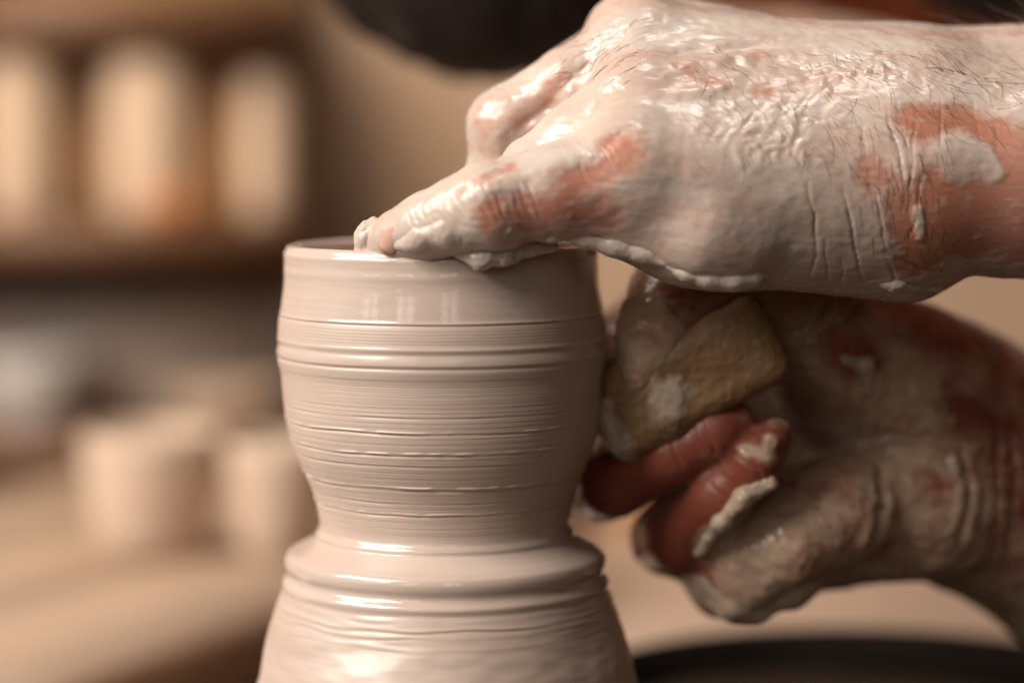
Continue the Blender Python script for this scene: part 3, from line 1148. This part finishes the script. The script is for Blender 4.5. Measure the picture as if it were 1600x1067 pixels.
# long smears where the fingers were wiped
str_ = V @ np.array([[0.045, 0, 0.10], [0, 0.45, 0], [0.03, 0, 0.42]])
disp += 0.30 * clay * (0.5 - np.abs(noise(str_ + 4))) * sstep(-0.25, 0.3, noise(V * 0.05 + 11)) * (1 - bead)
# fine drawn-out folds over the knuckles
kn = S.patch(950, 60, 70, .6)
disp += kn * 0.14 * noise(V * np.array([0.4, 1.2, 2.2]))
S.d = disp
S.push()
build('skin', S.V, S.Q, M_LEFT, left, attrs={'clay': clay})
skin_bvh = S.bvh


# thick slip gathered along the lower edge, at the fingertip and on the rim
def clump(name, prims, h=0.6, amp=0.45, freq=0.22, parent=left, mat=None):
    pts = np.concatenate([np.array(p[0]) for p in prims])
    m = max(max(p[1]) for p in prims) + 5
    G = Field(pts.min(0) - m, pts.max(0) + m, h)
    for p in prims:
        G.chain(p[0], p[1], p[2] if len(p) > 2 else 2.0, p[3] if len(p) > 3 else None)
    v, q = G.mesh()
    v = smooth(v, q, 2)
    n = normals(v, q)
    v = v + n * (amp * fbm(v * freq, 3))[:, None]
    v, q, n = refine(v, q, 1)
    v = v + n * (0.12 * fbm(v * 0.8, 2))[:, None]
    return build(name, v, q, mat or M_CLUMP, parent)


def on(px, py, out=0.0):
    p, n = hit(skin_bvh, px, py)
    return p + n * out


zax = (0, 0.35, 1)
def under_edge(px, py, out, Y=-40.0):
    r = skin_bvh.find_nearest(Vector(P(px, py, Y)))
    return np.array(r[0]) + np.array(r[1]) * out


LIPS = [(880, 380), (915, 386), (960, 394), (1005, 402), (1040, 409), (1075, 418), (1110, 430), (1145, 441), (1180, 450), (1215, 456)]
lip = [under_edge(x, y, -0.5) for x, y in LIPS]
clump('slip_edge', [(lip[:5], [1.0, 2.2, 2.9, 2.6, 1.6], 2.0, (zax, 1.3))], amp=0.35, freq=0.10)
clump('slip_edge', [(lip[4:], [1.2, 1.8, 2.5, 2.7, 2.2, 1.0], 2.0, (zax, 1.25))], amp=0.35, freq=0.10)
clump('slip_lump', [([on(1350, 438, -1.4), on(1400, 446, -1.2), on(1468, 450, -0.3)], [1.6, 2.4, 1.4], 2.0)], amp=0.6, freq=0.3)
clump('slip_edge', [([on(622, 384, -1.2), on(655, 372, -1.6), on(695, 364, -2.0), on(742, 368, -2.4)], [1.8, 2.6, 3.0, 2.2], 2.0),
                    ([on(640, 386, -1.2), on(700, 380, -2.0), on(760, 384, -2.4)], [1.6, 2.4, 2.0], 2.0)], amp=0.5, freq=0.14)
clump('slip_edge', [([on(770, 370, -1.6), on(795, 362, -1.6)], [1.6, 2.0]), ([on(825, 380, -1.6), on(862, 374, -1.6), on(900, 368, -1.9)], [1.4, 2.2, 1.6])], amp=0.4, freq=0.3)
# the curl of clay pushed up before the fingertip
clump('clay_curl', [([P(572, 395, -27), P(576, 368, -28), P(583, 342, -28)], [3.0, 2.8, 0.8], 1.5), ([P(582, 362, -28), P(604, 358, -30), P(626, 338, -31)], [2.6, 2.2, 0.8], 1.5),
                    ([P(590, 388, -29), P(600, 365, -31)], [2.4, 1.6], 1.5), ([P(566, 392, -26), P(571, 372, -26)], [1.4, 0.8], 1.5)], h=0.5, amp=0.7, freq=0.35)
# the drip over the rim
clump('rim_drip', [([P(690, 391, -37.0), P(725, 393, -38.2), P(752, 402, -38.6), P(790, 398, -37.6), P(830, 391, -35)], [0.8, 1.5, 2.6, 2.2, 1.0], 2.0),
                   ([P(715, 384, -37), P(760, 386, -38), P(860, 385, -34)], [1.2, 2.4, 1.6])], h=0.5, amp=0.5, freq=0.3)
# fingernail
c, n = hit(skin_bvh, 609, 370)
ax = P(598, 386, -30) - P(619, 352, -32)
ax /= np.linalg.norm(ax)
n = n - ax * (n @ ax)
n /= np.linalg.norm(n)
sd = np.cross(ax, n)
nv, nf = [], []
for i in range(9):
    for j in range(9):
        u, w = (i / 8 - .5) * 2, (j / 8 - .5) * 2
        L = u * 3.8 * (1 - 0.12 * w * w)
        nv.append(c + ax * L + sd * w * 3.2 * math.sqrt(max(0.15, 1 - 0.35 * u * u)) + n * (0.55 - 1.5 * w * w - 0.25 * u * u))
nf = [(i * 9 + j, i * 9 + j + 1, i * 9 + j + 10, i * 9 + j + 9) for i in range(8) for j in range(8)]
o = build('fingernail', nv, nf, M_NAIL, left)
md = o.modifiers.new('thick', 'SOLIDIFY')
md.thickness = 0.0004

# hair on the wrist and the back of the hand
final_bvh = caster(S.V[::1], S.Q)
hv, hf = [], []
rh = random.Random(11)


def hair(px, py, ang, L, r, lift, curl):
    p, n = hit(final_bvh, px, py)
    right_ = np.array([1.0, 0, 0])
    t = right_ * math.cos(ang) - np.array([0, 0, 1.0]) * math.sin(ang)
    t = t - n * (t @ n)
    t /= max(np.linalg.norm(t), 1e-6)
    b = np.cross(n, t)
    pts, rad = [], []
    cu = rh.uniform(-curl, curl)
    for k in range(6):
        u = k / 5
        q = p + t * L * u + b * L * cu * u * u + n * (L * lift * u - 0.05)
        if lift < 0.05:
            h_ = final_bvh.find_nearest(Vector(q))
            q = np.array(h_[0]) + np.array(h_[1]) * 0.05
        pts.append(q)
        rad.append(r * (1 - 0.75 * u))
    a, fcs = tube(pts, rad)
    o_ = len(hv)
    hv.extend(a)
    hf.extend([tuple(x + o_ for x in q) for q in fcs])


for k in range(90):
    hair(rh.uniform(1080, 1330), rh.uniform(70, 260), rh.gauss(1.15, 0.3), rh.uniform(3, 6.5), 0.05, 0.0, 0.5)
for k in range(170):
    hair(rh.uniform(1300, 1640), rh.uniform(40, 215), rh.gauss(0.95, 0.3), rh.uniform(3.5, 7), 0.05, 0.0, 0.5)
for k in range(60):
    hair(rh.uniform(1340, 1480), rh.uniform(190, 400), rh.gauss(1.35, 0.2), rh.uniform(4, 9), 0.05, 0.0, 0.3)
for k in range(42):
    hair(rh.uniform(1490, 1700), rh.uniform(32, 42), rh.gauss(0.1, 0.9) + 2.8, rh.uniform(5, 13), 0.085, rh.uniform(0.15, 0.7), 0.9)
for k in range(40):
    hair(rh.uniform(880, 1000), rh.uniform(30, 130), rh.gauss(2.7, 0.25), rh.uniform(3, 6), 0.06, 0.0, 0.3)
tag(build('hair', hv, hf, M_HAIR, left), kind='stuff')

# ------------------------------------------------------------------ the sponge
ux = np.array([0.885, -0.12, 0.45])
ux /= np.linalg.norm(ux)
uy = np.array([0.10, 0.99, 0.06])
uy = uy - ux * (uy @ ux)
uy /= np.linalg.norm(uy)
uz = np.cross(ux, uy)
sc0 = P(1088, 575, 2)
G = Field(sc0 - 40, sc0 + 40, 0.8)
G.box(sc0, (21.0, 13, 10.8), (ux, uy, uz), 5.0, 3)
G.box(sc0 - ux * 16 - uz * 1.5, (10, 12, 10.5), (ux, uy, uz), 6, 5)
sv, sq = G.mesh()
sv = smooth(sv, sq, 2)
sv, sq, sn = refine(sv, sq, 1)
wv = np.stack([noise(sv * 0.2), noise(sv * 0.2 + 31), noise(sv * 0.2 + 57)], 1) * 1.2
f1, f2 = cells(sv * 0.42 + wv)
g1, g2 = cells(sv * 0.9 + 5 + wv)
claym = np.maximum(np.exp(-((np.linalg.norm(sv - P(1045, 622, -13), axis=1) / 6.0) ** 2)) * 1.15,
                   sstep(-15, -24, (sv - sc0) @ ux) * 0.7) + 0.45 * fbm(sv * 0.16, 3)
pores = ((1 - sstep(0.05, 0.22, f1)) * 0.5 + (1 - sstep(0.08, 0.26, g1)) * 0.35) * sstep(-0.15, 0.35, noise(sv * 0.15))
sd_ = 0.55 * fbm(sv * 0.12, 3) - pores * sstep(0.6, 0.2, claym) + 0.9 * sstep(0.35, 0.8, claym)
sv = sv + sn * sd_[:, None]
sponge = thing('sponge', sc0 - uz * 12, 'brown wet sponge pinched in the shaded hand, pressed to the pot', 'sponge')
build('sponge_body', sv, sq, M_SPONGE, sponge, attrs={'clay': np.clip(claym, 0, 1)})
G = Field(P(1225, 515, 16) - 34, P(1225, 515, 16) + 34, 0.9)
G.chain([P(1150, 448, 14), P(1215, 510, 15), P(1262, 562, 18), P(1280, 600, 22)], [2.6, 3.0, 3.0, 2.0], 2, ((0, 1, 0), 0.5))
lv, lq = G.mesh()
lv = smooth(lv, lq, 2)
lv = lv + normals(lv, lq) * (0.6 * fbm(lv * 0.3, 3))[:, None]
M_YELLOW = mat_plain('yellow_foam', (0.52, 0.33, 0.10), (0.42, 0.25, 0.07), 120, 0.6, 0.0008)
build('foam_layer', lv, lq, M_YELLOW, sponge)

# ------------------------------------------------------------------ the potter's right hand, holding it
F = Field(P(1250, 700, 30) - np.array([82, 48, 75]), (300, 150, 20), 1.1)
W0 = P(1440, 668, 46)
F.cone(W0, P(2300, 1330, 110), 25.5, 36, 12)
F.cone(P(1500, 650, 56), P(2300, 1240, 120), 22, 32, 12)
F.cone(P(1430, 730, 46), P(1520, 760, 50), 23, 24, 12)
# back of the hand behind the palm
for m, r in ((P(1165, 520, 50), 12.0), (P(1120, 610, 54), 12.5), (P(1125, 710, 54), 12.5), (P(1165, 800, 50), 12.0)):
    F.cone(P(1400, 660, 56), m, 17, r, 10)
# ball of the thumb and heel of the hand
F.cone(P(1420, 610, 40), P(1290, 530, 24), 20, 13.5, 10)
F.blob(P(1370, 585, 34), (24, 15, 17), k=8)
F.cone(P(1200, 850, 42), P(1440, 792, 33), 13.5, 17, 9)
F.cone(P(1430, 770, 30), P(1470, 765, 34), 14.5, 15, 7)
# thumb over the sponge
F.chain([P(1290, 530, 24), P(1200, 470, 15), P(1110, 430, 9), P(1062, 452, 4), P(1020, 520, -3), P(997, 590, -7)], [12.5, 11, 11.0, 10.2, 7.8, 4.0], 4)
# fingers curling back towards the palm
F.chain([P(1165, 520, 50), P(1000, 520, 46), P(958, 560, 36), P(952, 640, 26), P(985, 680, 18)], [12, 9.5, 8.8, 8, 6.5], 4)
F.chain([P(1120, 610, 54), P(1000, 700, 46), P(938, 757, 27), P(960, 752, 12), P(1050, 706, 0), P(1120, 672, -3), P(1150, 657, -3)],
        [12, 9.6, 8.8, 8.2, 6.9, 6.4, 4.6], 3)
F.chain([P(1125, 710, 54), P(1080, 790, 48), P(1046, 840, 30), P(1062, 838, 14), P(1125, 775, 0), P(1180, 715, -4), P(1208, 684, -4)],
        [12, 9.6, 9.0, 8.2, 7.0, 6.2, 4.4], 2.5)
F.chain([P(1165, 800, 50), P(1140, 870, 44), P(1135, 900, 28), P(1165, 890, 12), P(1230, 846, 8), P(1290, 815, 14)],
        [12, 9.4, 8.6, 8.6, 9.0, 9.5], 6)
F.blob(P(1300, 795, 17), (15, 11, 12), k=9)
V, Q = F.mesh()
del F
V = smooth(V, Q, 4)
S = Skin(V, Q, 1)
right = thing('hand', P(1480, 1000, 40), "person's right hand and wrist in shadow, smeared with slip, gripping the sponge", 'hand')
for k in range(4):
    x = 1232 + k * 24
    S.crease([(x, 528 - k * 4), (x + 22, 505 - k * 3), (x + 36, 478)], 2.4, 1.6, 0.7)
S.crease([(1350, 560), (1362, 610), (1345, 660), (1320, 690)], 1.6, 1.4, 0.7)
S.crease([(1330, 690), (1420, 680), (1500, 690)], 1.8, 2.2, 0.5)
S.crease([(1375, 730), (1380, 790), (1362, 850)], 1.8, 1.8, 0.5)
S.crease([(1505, 700), (1512, 770), (1500, 850)], 1.4, 1.5, 0.6)
for x, y in ((1052, 708), (1104, 686)):
    S.crease([(x - 10, y - 26), (x, y), (x + 14, y + 24)], 0.7, 0.7, 0.5)
for x, y in ((1130, 773), (1174, 730)):
    S.crease([(x - 22, y - 18), (x, y), (x + 20, y + 20)], 0.7, 0.7, 0.5)
for x in (1555, 1580):
    S.crease([(x, 640), (x + 8, 740), (x - 5, 860)], 0.6, 1.2, 0.5)
S.push()
V = S.V
skin = np.zeros(len(V))
bare(S.strip([(925, 765), (960, 760), (1045, 706), (1150, 655)], 70, .35))
bare(S.strip([(940, 790), (1000, 805)], 60, .5), .9)
bare(S.strip([(1030, 850), (1060, 835), (1125, 770), (1190, 700)], 62, .35))
bare(S.strip([(1050, 870), (1090, 905)], 50, .6), .8)
bare(S.strip([(1060, 450), (1130, 440)], 24, .8), .7)
bare(S.strip([(1310, 540), (1340, 560)], 36, .7), .75)
bare(S.strip([(1440, 500), (1560, 560), (1640, 640)], 60, .8), .75)
bare(S.strip([(1540, 640), (1610, 760), (1700, 900)], 80, .8), .8)
bare(S.strip([(1440, 740), (1460, 770)], 26, .8), .6)
bare(sstep(130, 190, V[:, 0]), 0.9)
skin = skin - 1.2 * S.strip([(1165, 705), (1205, 715)], 12, .8) - 1.0 * S.patch(1205, 690, 12, .7)
skin = skin - 0.9 * S.strip([(1090, 850), (1140, 800), (1200, 752)], 15, .7)
clay = np.clip(1 - 1.15 * skin + (0.9 * fbm(V * 0.11, 3) + 0.5 * fbm(V * 0.5, 2)) * (1 - 0.45 * np.clip(skin, 0, 1)), -0.2, 1)
str_ = V @ np.array([[0.06, 0, 0.12], [0, 0.3, 0], [0.16, 0, 0.26]])
S.d = 0.45 * (0.4 - np.abs(noise(str_))) * np.clip(clay, 0, 1) + 0.3 * sstep(0.1, 0.8, clay) + 1.0 * fbm(V * 0.10, 3) * clay + 0.26 * fbm(V * 0.4, 2) * clay
S.push()
build('skin', S.V, S.Q, M_RIGHT, right, attrs={'clay': clay})
skin_bvh = S.bvh
# slip squeezed out along the ring finger and the flap of clay under the little finger
clump('slip_edge', [([on(1092, 862, 0), on(1125, 815, .3), on(1160, 775, .5), on(1200, 752, .5)], [1.4, 1.8, 2.2, 2.0])], h=0.7, amp=0.6, freq=0.35, parent=right, mat=M_CLUMP_SHADED)
clump('clay_flap', [([P(1110, 905, 14), P(1150, 930, 12), P(1185, 952, 12)], [5, 6, 3.5], 4), ([P(1150, 905, 12), P(1230, 905, 13), P(1285, 885, 16)], [6, 6.5, 3.5], 4)],
      h=0.9, amp=0.9, freq=0.15, parent=right, mat=M_CLUMP_SHADED)
clump('slip_lump', [([on(1318, 560, 0), on(1352, 572, 0), on(1358, 610, 0)], [1.4, 2.0, 1.4])], h=0.8, amp=0.6, parent=right, mat=M_CLUMP_SHADED)
clump('slip_lump', [([on(1488, 722, 0), on(1492, 735, 0)], [2.0, 1.8])], h=0.8, amp=0.4, parent=right, mat=M_CLUMP_SHADED)


def nail(c_px, a, b, w, L, parent):
    """a nail plate bowed over a fingertip"""
    c, n = hit(skin_bvh, *c_px)
    ax = b - a
    ax = ax / np.linalg.norm(ax)
    n = n - ax * (n @ ax)
    n /= np.linalg.norm(n)
    sd = np.cross(ax, n)
    nv = []
    for i in range(9):
        for j in range(9):
            u, q = (i / 8 - .5) * 2, (j / 8 - .5) * 2
            nv.append(c + ax * u * L * (1 - 0.12 * q * q) + sd * q * w * math.sqrt(max(0.15, 1 - 0.35 * u * u)) + n * (0.5 - 1.5 * q * q - 0.25 * u * u))
    nf = [(i * 9 + j, i * 9 + j + 1, i * 9 + j + 10, i * 9 + j + 9) for i in range(8) for j in range(8)]
    o = build('fingernail', nv, nf, M_NAIL, parent)
    o.modifiers.new('thick', 'SOLIDIFY').thickness = 0.0004
    return o


# ------------------------------------------------------------------ the potter leaning in behind, far out of focus
M_BODY = mat_plain('body_skin', (0.50, 0.20, 0.11), (0.44, 0.165, 0.09), 30, 0.55)  # even skin tone, close to the left hand's
M_SHIRT = mat_plain('rust_cotton', (0.30, 0.075, 0.028), (0.24, 0.058, 0.022), 60, 0.9)
M_APRON = mat_plain('black_cotton', (0.012, 0.008, 0.007), (0.018, 0.012, 0.010), 60, 0.9)
M_BEARD = mat_plain('dark_beard', (0.009, 0.004, 0.0025), (0.022, 0.010, 0.006), 240, 0.8, 0.002, (1, 1, 0.2))
person = thing('person', (380, 340, -900), 'person with dark beard, rust shirt and black apron leaning over the pot', 'person')


def soft(parts, h, lo, hi, it=4):
    G = Field(lo, hi, h)
    for p in parts:
        if p[0] == 'b':
            G.blob(*p[1:])
        else:
            G.cone(*p[1:])
    v, q = G.mesh()
    return smooth(v, q, it), q


v, q = soft([('b', (22, 245, 170), (72, 92, 92), None, 20), ('b', (12, 175, 118), (44, 44, 42), None, 25), ('c', (18, 152, 165), (16, 138, 150), 10, 13, 12),
             ('c', (-12, 168, 178), (48, 168, 178), 12, 12, 14), ('b', (96, 250, 160), (9, 22, 30), None, 8), ('b', (-52, 250, 160), (9, 22, 30), None, 8),
             ('c', (60, 200, 106), (95, 245, 112), 38, 46, 22), ('c', (100, 280, 165), (340, 330, 120), 80, 95, 40), ('c', (340, 330, 120), (430, 350, -260), 95, 110, 40),
             ('c', (225, 190, 185), (318, 40, 40), 40, 37, 25), ('c', (200, 390, 200), (330, 330, -40), 44, 38, 25), ('c', (330, 330, -40), (268, 130, -178), 36, 33, 20),
             ('c', (318, 40, 40), (306, 8, 20), 36, 33, 12)], 5.0, (-90, -60, -420), (580, 480, 330))
build('body', v, q, M_BODY, person)
v, q = soft([('b', (8, 196, 90), (48, 48, 46), None, 20), ('b', (-14, 190, 104), (36, 40, 40), None, 25), ('b', (34, 186, 84), (26, 30, 30), None, 18), ('c', (-40, 225, 120), (14, 192, 92), 26, 34, 25), ('c', (56, 230, 128), (10, 192, 92), 20, 34, 25),
             ('c', (-4, 142, 140), (32, 142, 140), 8, 8, 8)], 3.5, (-100, 120, 20), (120, 300, 200))
bn = normals(v, q)
v = v + bn * (5.0 * fbm(v * np.array([0.07, 0.07, 0.03]), 3))[:, None]
build('beard', v, q, M_BEARD, person)
v, q = soft([('b', (26, 262, 205), (82, 92, 78), None, 20)], 5.0, (-90, 130, 90), (140, 380, 320))
build('hair', v, q, M_BEARD, person)
v, q = soft([('c', (84, 262, 112), (160, 245, 96), 30, 34, 18), ('c', (105, 284, 168), (342, 332, 120), 88, 102, 40), ('c', (342, 332, 120), (432, 352, -260), 102, 118, 40),
             ('c', (225, 190, 185), (290, 85, 82), 50, 47, 28), ('c', (200, 392, 200), (310, 342, 0), 54, 48, 28)], 5.0, (0, -20, -420), (600, 500, 330))
v = v + normals(v, q) * (3.0 * fbm(v * 0.02, 3))[:, None]
build('shirt', v, q, M_SHIRT, person)
v, q = soft([('c', (176, 222, 104), (270, 240, 118), 44, 60, 20), ('c', (270, 240, 118), (350, 290, -200), 70, 92, 30)], 5.0, (60, 120, -350), (500, 420, 260))
v = v + normals(v, q) * (2.5 * fbm(v * 0.025, 3))[:, None]
build('apron', v, q, M_APRON, person)

for o in bpy.data.objects:
    if 'base' in o.keys():
        del o['base']
